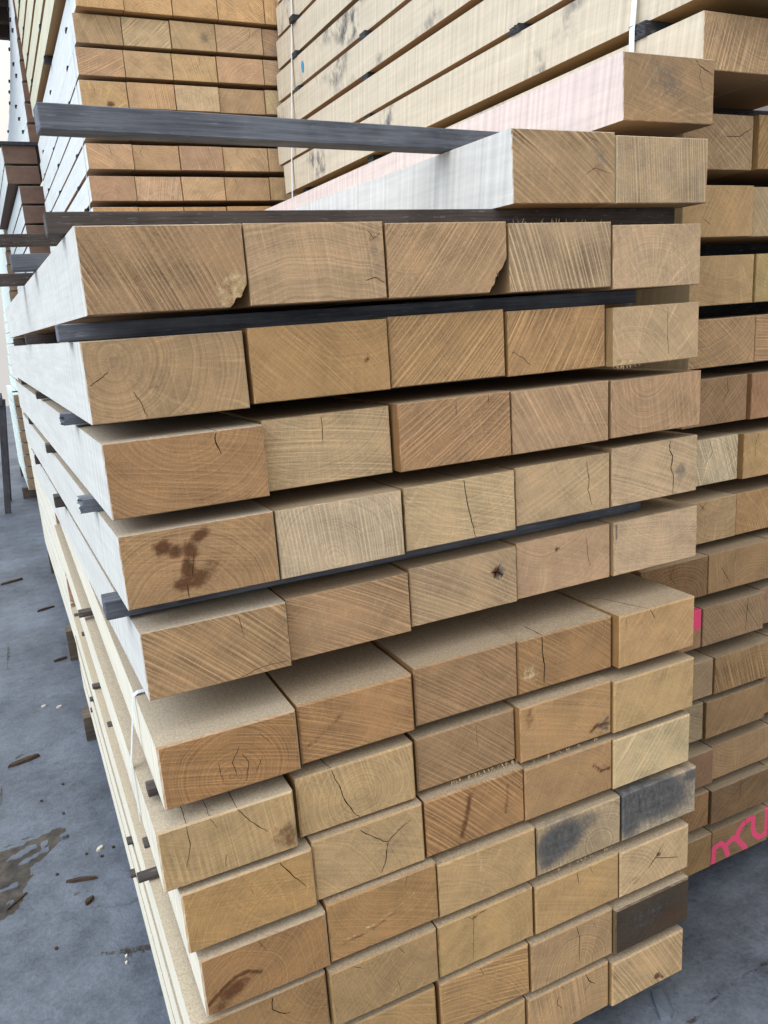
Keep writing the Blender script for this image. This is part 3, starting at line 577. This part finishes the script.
LR = {(0,0): dict(tone=(180,150,108), saw=(1.0,110,.8), marks=[('grey',.5,.8,.45,.3,0,.3)], cracks=[(.002,(.6,.6),(.8,.62),(.98,.78))]),
 (1,0): dict(tone=(192,156,104), saw=(-.6,90,.5), marks=[('brown',.5,.7,.3,.3,.5,.2)], cracks=[(.002,(.3,.35),(.38,.25))]), (2,0): dict(tone=(190,156,106), saw=(1.4,100,.5)), (3,0): dict(tone=(186,150,104), saw=(.9,130,.8), cracks=[(.0016,(.88,.05),(.95,.28))]),
 (4,0): dict(tone=(166,132,92), saw=(-.9,110,.7)), (5,0): dict(tone=(214,194,152), saw=(.35,95,1.4)), (5,1): dict(tone=(192,156,102), saw=(.2,60,.2)), (6,0): dict(tone=(186,154,108), marks=[('grey',.55,.5,.2,.3,0,.3)], cracks=[(.0016,(.4,.95),(.5,.75)),(.0016,(.5,.95),(.42,.78))]),
 (7,0): dict(tone=(146,112,74), ring=(.12,-.02), rs=.4), (7,1): dict(tone=(166,132,88), cracks=[(.002,(.2,.6),(.35,.15)),(.0014,(.42,.95),(.4,.6))]), (8,1): dict(tone=(160,130,92), ring=(.06,.02), rs=.3, cracks=[(.0024,(.72,.98),(.7,.1))]),
 (8,0): dict(tone=(166,130,90), marks=[('pink',.92,.80,.20,.35,0,1.0)]), (9,1): dict(tone=(162,128,84), saw=(.3,85,1.5)), (10,1): dict(tone=(158,126,84), saw=(-.7,90,.7)), (11,1): dict(tone=(166,134,92), saw=(.1,60,.3)),
 (12,1): dict(tone=(132,104,70), rs=.35, marks=[('brown',.5,.5,.3,.4,0,.3)], cracks=[(.002,(.5,.97),(.48,.5))])}
PW = .0108
PINK = [('pink','line',p,PW,1.0) for p in ([(.03,.02),(.04,.50)], [(.04,.48),(.15,.55),(.22,.42),(.29,.10)], [(.27,.42),(.36,.55),(.44,.46)], [(.44,.46),(.52,.26),(.60,.06)], [(.44,.45),(.46,.68),(.54,.84),(.65,.91),(.73,.86)],
        [(.73,.88),(.72,.62),(.76,.36),(.85,.19),(.97,.22)], [(.975,.22),(.98,.60),(.975,.94)])]
for i, (y, z0, h, j1, xl) in enumerate(RIGHT):
    xs = [(xl, j1-.003), (j1+.001, j1+.228), (j1+.232, j1+.460)]
    for k, (a, b) in enumerate(xs):
        lk = rnd_look(rr, dark=.97 if i < 7 else .86); lk['cracks'] = rcr(rr); lk.update(LR.get((i, k), {}))
        what = 'oak beam' if i < 7 else 'brown oak beam'
        if i == 13 and k == 1: lk.update(marks=PINK, nx=64, nz=32, tone=(146, 116, 78)); what = 'oak beam sprayed with pink lettering'
        if (i, k) == (8, 0): lk.update(nx=30, nz=16); what = 'oak beam with a pink paint patch'
        if (i, k) == (5, 0): what = 'whitish slant-lined oak beam'
        lk.setdefault('nx', 20); lk.setdefault('nz', 11)
        beam(a, b, y+rr.uniform(-.006, .012)+(.012 if k == 2 else 0), z0, h, dirx=max(-.06, (1.20+.094*(z0-2.04)-xl)/2.55) if i < 7 else -.02, dust=.7, sst=.5 if k == 0 else 0, L=2.5,
             label='%s, %s in right-hand stack, %s' % (what, ['leftmost', 'second', 'third'][k], RN[i]), group=GR, side=side_of(lk['tone'], .5) if k == 0 else inner_of(lk['tone']), **lk)
# upper rows, seen by their long left sides
UP = [(.17,2.115,.113,1.331,1.560), (.10,2.262,.126,1.345,1.575), (.2,2.409,.118,1.345,1.575), (.2,2.552,.118,1.340,1.57), (.2,2.695,.118,1.35,1.58), (.2,2.838,.118,1.343,1.57), (.2,2.982,.118,1.35,1.58), (.2,3.125,.118,1.35,1.58)]
UN = ['eighth', 'ninth', 'tenth', 'eleventh', 'twelfth', 'thirteenth', 'fourteenth', 'fifteenth']
for i, (y, z0, h, a, b) in enumerate(UP):
    for k in range(2 if i < 2 else 1):
        lk = rnd_look(rr); 
        if i == 0: lk.update(tone=(190, 156, 112), saw=(-.35, 85, 1.0))
        tb = beam(a+.232*k, b+.232*k, y, z0, h, dirx=(1.20+.094*(z0-2.04)-a)/2.55, L=2.53, sst=.9 if k == 0 else 0, side=(198, 184, 160), nx=20, nz=11,
             label='long pale oak beam, %s in right-hand stack, %s row above the strapped pack' % (['leftmost', 'second'][k], UN[i]), group=GR, **lk)
        if i == 4: TAGBEAM = tb

# ---- stack behind the front one
GK = 'beams of the stack behind'
KR = [(3.037,.123,.440),(2.906,.126,.395),(2.777,.121,.375),(2.647,.118,.362),(2.517,.119,.348),(2.388,.117,.333),(2.254,.117,.319),(2.120,.117,.312),(1.988,.117,.308)]
KW = [.203, .213, .207, .226, .205]
KN = ['topmost visible', 'second', 'third', 'fourth', 'fifth', 'sixth', 'seventh', 'eighth', 'ninth']
rk = random.Random(21)
for i, (z0, h, xl) in enumerate(KR):
    x = .358+(xl-.358)*.4
    for k in range(5):
        w = KW[k]; lk = rnd_look(rk); lk['cracks'] = rcr(rk) if rk.random() < .6 else []
        lk['tone'] = tuple(c*.72+v*.28 for c, v in zip(lk['tone'], (206, 184, 150)))
        if i == 0: lk['tone'] = (206, 166, 112)
        if i == 7: lk['tone'] = (200, 156, 102)
        if (i, k) == (1, 2): lk['marks'] = [('grey', .75, .45, .14, .30, .3, .55)]
        if (i, k) == (3, 0): lk['marks'] = [('brown', .62, .12, .10, .14, 0, .9)]
        beam(x, x+w-.003, 2.768+rk.uniform(-.006, .010)-(.02 if i == 0 else 0), z0, h-.011, dirx=-.022, dust=.5, nx=16, nz=9, side=(214, 214, 208) if k == 0 else inner_of(lk['tone']),
             label='golden oak beam, %s in the %s row of the stack behind' % (POS[k] if k != 2 else 'third from the left', KN[i]), group=GK, **lk)
        x += w
# rows carrying it, largely behind the front stack
z = 1.988-.132; q = 0
while z > 0.10:
    for k, xo in enumerate((0.30, 0.93) if z > 1.3 else (-.035, .36, 0.93)):
        lk = rnd_look(rk)
        beam(xo, xo+.21, 2.77, z, .122, dirx=-.022, nx=6, nz=4, side=(222, 214, 194),
             label='oak beam low in the stack behind, %s column, %d rows below the facing rows' % ((['left', 'right'] if z > 1.3 else ['left', 'middle', 'right'])[k], q+1), group=GK, **lk)
    z -= .132; q += 1
KBOT = z+.132
# overhanging upper rows of the same stack, seen by their left sides
for i in range(6):
    z0 = 3.185+.155*i
    beam(.352, .572, 2.74, z0, .118, dirx=-.016, nx=8, nz=5, side=(208, 200, 172), tone=(196, 160, 108),
         label='long cream oak beam, number %d up of the overhanging rows at the upper left' % (i+1), group='overhanging beams at the upper left')

# ---- far stacks down the left side
GN = 'beams of the far stack'
FAR = []
zz = 2.907
for i in range(22):
    z0 = 2.907-.135*i
    if z0 < 0.06: break
    FAR.append((z0, .118, .080 if i < 2 else .150))
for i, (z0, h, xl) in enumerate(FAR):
    beam(xl, xl+.222, 5.36, z0, h, dirx=-.03, nx=8, nz=5, tone=(112, 88, 74), side=(214, 216, 210),  # dark end tone has the shade behind the nearer stack painted in
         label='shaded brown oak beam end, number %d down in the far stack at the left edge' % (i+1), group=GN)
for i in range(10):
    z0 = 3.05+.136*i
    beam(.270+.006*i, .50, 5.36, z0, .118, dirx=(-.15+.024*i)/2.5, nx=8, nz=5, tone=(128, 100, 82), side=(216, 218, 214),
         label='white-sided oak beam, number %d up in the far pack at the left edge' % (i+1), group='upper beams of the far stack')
for i in range(24):
    z0 = .09+.132*i
    beam(-.155+.010*i if i > 7 else -.150+.002*i, .10+.01*i, 8.1, z0, .118, dirx=-.03, nx=6, nz=4, tone=(176, 150, 116), side=(214, 222, 212),
         label='pale oak beam in the most distant stack, number %d up from the floor' % (i+1), group='beams of the most distant stack')

# ------------------------------------------------------------------ spacer battens and bearers
GB = 'battens between the rows of the front stack'
rb = random.Random(9)
def batten(x0, x1, y, z0, sy, sz, label, group, mat=BATTEN, rag=0.0, rot=0.0, name='spacer_batten'):
    me = boxmesh(name, x1-x0, sy, sz, 0.0015, rb, rag, 8)
    o = link(name, me, mat, loc=(x0, y, z0)); o.rotation_euler = (0, 0, rot)
    return tag(o, label, 'batten', group)
batten(-0.012, 1.34, .190, 1.9575, .045, .0385, 'long blue-grey batten sticking out left on the two loose beams', GB, rot=.075)
batten(-0.030, 1.210, .120, 1.7965, .045, .0320, 'long dark batten lying on the top full row of the front stack', GB, BATTEN_BROWN)
gaps = [('first and second', 1.6395, .0265, .11, -.036), ('second and third', 1.4955, .0205, .30, -.034), ('third and fourth', 1.3475, .0235, .23, -.032), ('fourth and fifth', 1.1930, .0320, .09, -.034)]
for nm, z0, hh, y, xl in gaps:
    for k, yy in enumerate((y, 1.12, 2.05)):
        batten(xl-.028*yy*.9, 1.10-.028*yy, yy, z0, .05, hh, 'dark batten between the %s full rows, %s' % (nm, ['nearest the beam ends', 'halfway along the beams', 'towards the far end'][k]), GB,
               BATTEN if k == 0 else BATTEN_BROWN, rag=.006 if (k == 0 and nm.startswith(('second', 'third'))) else 0)
for k, yy in enumerate((.35, 1.2, 2.1)):
    batten(.03-.02*yy, 1.13-.02*yy, yy, 1.0090, .07, .0600, 'thick dark bearer between upper rows and strapped pack, %s' % ['nearest the front', 'halfway back', 'furthest back'][k], 'bearers under the upper rows', BEARER, name='bearer_block')
DG = [('first and second', .8690, .0165, [(.07, -.016), (1.1, -.05)]), ('second and third', .7410, .0055, [(.12, -.033), (1.3, -.045)]), ('third and fourth', .6105, .0045, [(.9, -.03), (1.9, -.045)]),
      ('fourth and fifth', .4715, .0095, [(.40, -.040), (1.5, -.035)]), ('fifth and sixth', .3385, .0085, [(.75, -.036), (1.7, -.045)]), ('sixth and seventh', .2030, .0095, [(.8, -.04), (1.9, -.045)])]
for nm, z0, hh, spots in DG:
    for k, (yy, xl) in enumerate(spots):
        batten(xl, 1.05, yy, z0, .030, hh, 'thin dark batten between the %s rows of the strapped pack, %s' % (nm, 'nearer' if k == 0 else 'farther'), 'battens in the strapped pack', BATTEN_BROWN)
for k, (yy, xl) in enumerate(((.30, .02), (1.25, .0), (2.13, -.075))):
    batten(xl, 1.06, yy, FLOOR_Z, .11, .1095, 'dark floor bearer under the front stack, %s' % ['nearest the front', 'halfway back', 'furthest back with its end sticking out'][k], 'floor bearers', BEARER, name='bearer_block')
batten(-.22, 1.15, 1.75, 1.958, .05, .036, 'brown batten poking out left far back on the loose beams', 'battens poking out left', BATTEN_BROWN)
batten(-.075, 1.12, .730, 1.7965, .05, .034, 'short dark batten end on the top full row, halfway back', 'battens poking out left', BATTEN)
batten(-.30, 1.08, 1.18, 1.7965, .05, .030, 'brown batten end poking past the left edge of the photo', 'battens poking out left', BATTEN_BROWN)
# right-hand stack
RG = [(0, 2.0495, .065), (1, 1.8925, .036), (2, 1.7365, .040), (3, 1.5885, .031), (4, 1.4435, .028), (5, 1.2915, .034), (6, 1.1335, .038)]
for i, z0, hh in RG:
    for k, yy in enumerate((.42, 1.45, 2.35)):
        batten(1.374+.004*(i % 3)-.025*yy, 2.0-.025*yy, yy, z0, .05, hh, 'dark batten under the %s row of the right-hand stack, %s' % (['eighth', 'seventh', 'sixth', 'fifth', 'fourth', 'third', 'second'][i], ['near', 'middle', 'far'][k]), 'battens of the right-hand stack', BATTEN_DARK)
UG = [(2.2285, .033), (2.3885, .020), (2.5275, .024), (2.6705, .024), (2.8135, .024), (2.9565, .025), (3.1005, .024)]
for i, (z0, hh) in enumerate(UG):
    for k, yy in enumerate(((.33 if i == 0 else .8), 1.75, 2.45)):
        batten(1.325-.025*yy, 1.56-.025*yy, yy, z0, .05, hh, 'blackened batten under the %s row of the right-hand stack, %s' % (UN[i+1], ['near', 'middle', 'far'][k]), 'upper battens of the right-hand stack', BATTEN_DARK, rag=.003 if k == 0 else 0)
for k, yy in enumerate((.42, 1.4, 2.3)):
    batten(1.28, 2.05, yy, .9965, .06, .0230, 'dark batten on the strapped pack of the right-hand stack, %s' % ['near', 'middle', 'far'][k], 'battens of the right-hand stack', BATTEN_DARK)
    batten(1.25, 1.98, yy, FLOOR_Z, .10, .0805, 'floor bearer under the right-hand stack, %s' % ['near', 'middle', 'far'][k], 'floor bearers', BEARER, name='bearer_block')
rg2 = [(.8525, .0360), (.7045, .0400), (.5785, .0190), (.4325, .0360), (.3015, .0250), (.1605, .0330)]
for i, (z0, hh) in enumerate(rg2):
    for k, yy in enumerate((.7, 2.0)):
        batten(1.30, 2.0, yy, z0, .04, hh, 'thin batten in right-hand strapped pack, gap %d from top, %s' % (i+1, ['near', 'far'][k]), 'battens of the right-hand stack', BATTEN_BROWN)
# stack behind: floor bearers, batten ends along its left side
for k, yy in enumerate((3.1, 4.95)):
    batten(-.075-.006*(yy-3), 1.1, yy, FLOOR_Z, .10, KBOT-FLOOR_Z-.0005, 'floor bearer under the stack behind, %s' % ['near', 'far'][k], 'floor bearers', BEARER, name='bearer_block')
kz = [(KR[i+1][0]+KR[i+1][1]-.011, KR[i][0]) for i in range(len(KR)-1)]
for i, (a, b) in enumerate(kz):
    for k, yy in enumerate((3.0, 4.0, 4.8)):
        xl = .358+(KR[i+1][2]-.358)*.4-.022*(yy-2.75)-.004
        batten(xl, xl+.85, yy+.1*(i % 3), a+.0003, .04, max(b-a-.0006, .003), 'dark batten end under the %s row of the stack behind, %s' % (KN[i], ['near', 'middle', 'far'][k]), 'battens of the stack behind', BATTEN_DARK)
for i in range(6):
    a = 3.1495 if i == 0 else 3.3035+.155*(i-1)
    for k, yy in enumerate((2.9, 3.9, 4.9)):
        xl = .352-.016*(yy-2.74)-.004
        batten(xl, xl+.2, yy, a, .04, .0350 if i == 0 else .0360, 'dark batten under overhanging row %d at the upper left, %s' % (i+1, ['near', 'middle', 'far'][k]), 'battens of the overhanging rows', BATTEN_DARK)
for k, yy in enumerate((5.6, 7.3)):
    batten(.05, .45, yy, FLOOR_Z, .10, FAR[-1][0]-FLOOR_Z-.0005, 'floor bearer under the far stack, %s' % ['near', 'far'][k], 'floor bearers', BEARER, name='bearer_block')
    batten(-.22, .20, yy+2.7, FLOOR_Z, .12, .1195, 'floor bearer under the most distant stack, %s' % ['near', 'far'][k], 'floor bearers', BEARER, name='bearer_block')
batten(.00, .56, 5.34, 3.0255, .10, .0240, 'black batten between the two packs of the far stack', 'battens of the far stack', BATTEN_DARK)
batten(.06, .46, 7.3, 3.0255, .10, .0240, 'black batten at the far end between the two far packs', 'battens of the far stack', BATTEN_DARK)
for i in range(len(FAR)-1):
    z0 = FAR[i+1][0]+FAR[i+1][1]
    batten(FAR[i+1][2]-.01, .36, 5.6, z0+.0003, .04, FAR[i][0]-z0-.0006, 'dark batten %d down in the far stack' % (i+1), 'battens of the far stack', BATTEN_DARK)
    batten(FAR[i+1][2]-.05, .28, 7.3, z0+.0003, .04, FAR[i][0]-z0-.0006, 'dark batten %d down at the far end of the far stack' % (i+1), 'battens of the far stack', BATTEN_DARK)
for i in range(9):
    z0 = 3.05+.136*i+.118
    for k, yy in enumerate((5.6+.5*((i*37) % 5)/5, 6.9+.6*((i*23) % 7)/7)):
        batten(.270+.006*i+(-.15+.024*i)/2.5*(yy-5.36)-.012, .47, yy, z0+.0003, .045, .0174, 'black batten end %d up in the far upper pack, %s' % (i+1, ['near', 'far'][k]), 'battens of the far stack', BATTEN_DARK)
for i in range(23):
    z0 = .09+.132*i+.118
    batten(-.165+.010*i if i > 7 else -.16+.002*i, .08+.01*i, 8.6, z0+.0003, .045, .0134, 'batten %d up in the most distant stack' % (i+1), 'battens of the most distant stack', BATTEN_DARK)

# ------------------------------------------------------------------ straps, tag
def strap(label, path, wd, axis='y'):
    """flat plastic band following a path of (x, z) points, wd wide along y"""
    V = []; F = []; t = .0008
    n = len(path)
    for i, (px, py, pz) in enumerate(path):
        a = path[max(0, i-1)]; b = path[min(n-1, i+1)]
        tx, tz = b[0]-a[0], b[2]-a[2]; l = math.hypot(tx, tz) or 1
        nx_, nz_ = -tz/l*t, tx/l*t
        V += [(px, py, pz), (px, py+wd, pz), (px+nx_, py+wd, pz+nz_), (px+nx_, py, pz+nz_)]
    for i in range(n-1):
        for k in range(4): F.append((4*i+k, 4*i+(k+1) % 4, 4*i+4+(k+1) % 4, 4*i+4+k))
    F += [(3, 2, 1, 0), (4*n-4, 4*n-3, 4*n-2, 4*n-1)]
    me = bpy.data.meshes.new('strapping_band'); me.from_pydata(V, [], F)
    return tag(link('strapping_band', me, BAND), label, 'strap', 'strapping bands')
strap('white strapping band around the lower pack of the front stack', [(1.165, .20, 1.0120), (.6, .20, 1.0125), (.003, .20, 1.0060), (-.0055, .20, 1.000), (-.0290, .20, .862), (-.0285, .20, .7445)], .013)
strap('white strapping band hanging down the near end of the right-hand stack', [(1.40, .36, 3.246), (1.336, .36, 3.246), (1.333, .36, 3.24), (1.333, .36, 2.70), (1.328, .36, 2.38), (1.314, .36, 2.25), (1.310, .36, 2.05), (1.308, .36, 1.9), (1.310, .36, 1.02)], .017)
strap('thin white strapping band down the far end of the right-hand stack', [(1.37, 2.5, 3.2465), (1.305, 2.5, 3.2465), (1.290, 2.5, 3.1), (1.272, 2.5, 2.9), (1.222, 2.5, 2.4), (1.203, 2.5, 2.16)], .014)
strap('white strapping band down the left side of the stack behind', [(.360, 2.84, 3.0), (.350, 2.84, 2.7), (.342, 2.84, 2.4), (.332, 2.84, 2.1)], .013)

def tag_disc():
    V = []; F = []; n = 20
    for z_ in (0.0, -0.0012):
        for i in range(n):
            a = 2*math.pi*i/n; V.append((z_, .016*math.cos(a), .024*math.sin(a)))
    F.append(tuple(range(n, 2*n))); F.append(tuple(range(n-1, -1, -1)))
    for i in range(n): F.append((i, (i+1) % n, n+(i+1) % n, n+i))
    me = bpy.data.meshes.new('tag'); me.from_pydata(V, [], F)
    return me
t_ = link('tag', tag_disc(), simple('blue_tag', rgb(74, 140, 176), .5), parent=TAGBEAM)
t_.location = ((1.20+.094*(2.695-2.04)-1.35)/2.55*2.2-.0005, 2.2, .15-.09); t_['label'] = 'round blue tag'

# ------------------------------------------------------------------ trestle and floor debris
def stick(a, b, w, mat, name, parent=None):
    a = Vector(a); b = Vector(b); d = b-a; L = d.length
    me = boxmesh(name, w, w, L, .003)
    for v in me.vertices: v.co.x -= w/2; v.co.y -= w/2
    o = link(name, me, mat, parent=parent); o.location = a
    o.rotation_euler = d.to_track_quat('Z', 'Y').to_euler(); return o
tr = bpy.data.objects.new('trestle', None); COL.objects.link(tr); tr.location = (-.36, 7.6, FLOOR_Z)
tag(tr, 'dark wooden trestle leaning by the far stack at the left edge', 'trestle')
DARKW = plain_wood('dark_post', rgb(38, 36, 40), rgb(86, 82, 86), (30, 30, 5))
stick((-.02, 0, .0), (.10, .0, 1.12), .06, DARKW, 'leg', tr); stick((-.34, .1, 0), (.04, .05, 1.12), .06, DARKW, 'leg', tr)
stick((-.34, .7, 0), (.04, .65, 1.12), .06, DARKW, 'leg', tr); stick((-.02, .7, 0), (.10, .65, 1.12), .06, DARKW, 'leg', tr)
stick((.07, -.1, 1.14), (.07, .8, 1.14), .08, DARKW, 'crossbar', tr); stick((-.15, -.02, .55), (-.15, .72, .55), .05, DARKW, 'brace', tr)

def shard(name, pts, hgt, loc, mat, label, cat, rz=0.0, group=None, tilt=0.0):
    V = [(x, y, 0) for x, y in pts] + [(x*.93, y*.93, hgt*(1+.25*math.sin(7*x*100))) for x, y in pts]; n = len(pts)
    F = [tuple(range(n-1, -1, -1)), tuple(range(n, 2*n))] + [(i, (i+1) % n, n+(i+1) % n, n+i) for i in range(n)]
    me = bpy.data.meshes.new(name); me.from_pydata(V, [], F)
    o = link(name, me, mat, loc=loc); o.rotation_euler = (tilt, 0, rz); return tag(o, label, cat, group)
BARK = simple('bark', rgb(72, 60, 50), .9, .1, .35, 60)
PALEC = simple('pale_chip', rgb(206, 196, 178), .8, .2, .2, 60)
SLATE = simple('grey_slate', rgb(98, 106, 116), .7, .3, .15, 50)
GD = 'debris on the floor'
long_ = [(-.045, -.004), (-.02, -.010), (.02, -.009), (.046, -.002), (.04, .006), (.0, .010), (-.035, .006)]
shard('bark_chip', [(x*1.4, y*1.3) for x, y in long_], .012, (-.325, 2.10, FLOOR_Z), BARK, 'long brown bark chip on the floor at the left, highest of the near debris', 'bark chip', .2, GD)
shard('bark_chip', [(x*1.1, y*.7) for x, y in long_], .010, (-.170, 1.20, FLOOR_Z), BARK, 'thin dark bark sliver on the floor beside the stain, left of the front stack', 'bark chip', -.33, GD)
shard('bark_chip', [(x*.4, y*.9) for x, y in long_], .010, (-.157, 1.085, FLOOR_Z), BARK, 'small dark bark crumb below the thin sliver on the floor', 'bark chip', .8, GD)
shard('bark_chip', [(x*.35, y*1.1) for x, y in long_], .012, (-.208, 1.466, FLOOR_Z), SLATE, 'grey stone crumb at the tip of the worn brown floor patch', 'stone crumb', .3, GD)
shard('wood_chip', [(x*.3, y*.8) for x, y in long_], .007, (-.102, 1.335, FLOOR_Z), PALEC, 'pale wood chip on the floor left of the front stack', 'wood chip', .6, GD)
shard('wood_chip', [(x*.3, y*.8) for x, y in long_], .006, (-.165, 2.55, FLOOR_Z), PALEC, 'white wood chip on the floor near the far floor bearer, right one', 'wood chip', .3, GD)
shard('wood_chip', [(x*.25, y*.7) for x, y in long_], .006, (-.230, 2.60, FLOOR_Z), PALEC, 'white wood chip on the floor near the far floor bearer, left one', 'wood chip', .1, GD)
shard('bark_chip', [(x*1.3, y*1.0) for x, y in long_], .012, (-.16, 4.1, FLOOR_Z), BARK, 'dark bark strip on the floor beside the stack behind', 'bark chip', .4, GD)
shard('bark_chip', [(x*.8, y*1.0) for x, y in long_], .012, (-.125, 3.15, FLOOR_Z), BARK, 'short dark bark strip on the floor halfway along the left side', 'bark chip', .2, GD)
shard('bark_chip', [(x*1.8, y*1.4) for x, y in long_], .014, (-.36, 4.9, FLOOR_Z), BARK, 'long bark strip far back on the floor at the left edge', 'bark chip', .35, GD)
shard('wood_splinter', [(x*.9, y*.4) for x, y in long_], .006, (-.36, 1.20, FLOOR_Z), BARK, 'thin stick lying in the worn brown floor patch', 'splinter', .75, GD)
for k, (px, py) in enumerate([(-.27, 1.75), (-.19, 1.83), (-.145, 1.33), (-.06, 1.32), (-.10, 1.29), (-.24, 1.27), (-.26, 0.93), (-.2, 1.62)]):
    shard('wood_chip', [(x*.12, y*.5) for x, y in long_], .005, (px, py, FLOOR_Z), BARK, ['tiny dark crumb on the floor above the worn patch', 'tiny dark crumb on the floor between patch and stack', 'tiny dark crumb right of the worn patch', 'tiny dark crumb close to the front stack', 'tiny dark crumb just left of the one by the front stack', 'tiny dark crumb beside the worn patch', 'tiny dark crumb low in the left corner', 'tiny dark crumb high on the left floor'][k], 'crumb', k*.7, GD)
for k, (px, py) in enumerate([(-.085, .80), (-.088, .775)]):
    shard('glass_bead', [(.004*math.cos(a*.9), .004*math.sin(a*.9)) for a in range(7)], .005, (px, py, FLOOR_Z), PALEC, ['upper white speck on the floor at the lower left', 'lower white speck on the floor at the lower left'][k], 'speck', 0, GD)
shard('slate_piece', [(.032, .035), (.058, .028), (.045, -.008), (.034, -.040), (.012, -.052), (-.010, -.040), (.010, .0)], .008, (1.050, -.016, FLOOR_Z), SLATE, 'grey slate strip on the floor in front of the bottom right beam', 'slate', 0, GD)
shard('slate_piece', [(-.016, -.01), (.014, -.012), (.020, .006), (-.01, .012)], .006, (.925, -.02, FLOOR_Z), SLATE, 'small grey slate flake on the floor below the bottom row', 'slate', .1, GD)
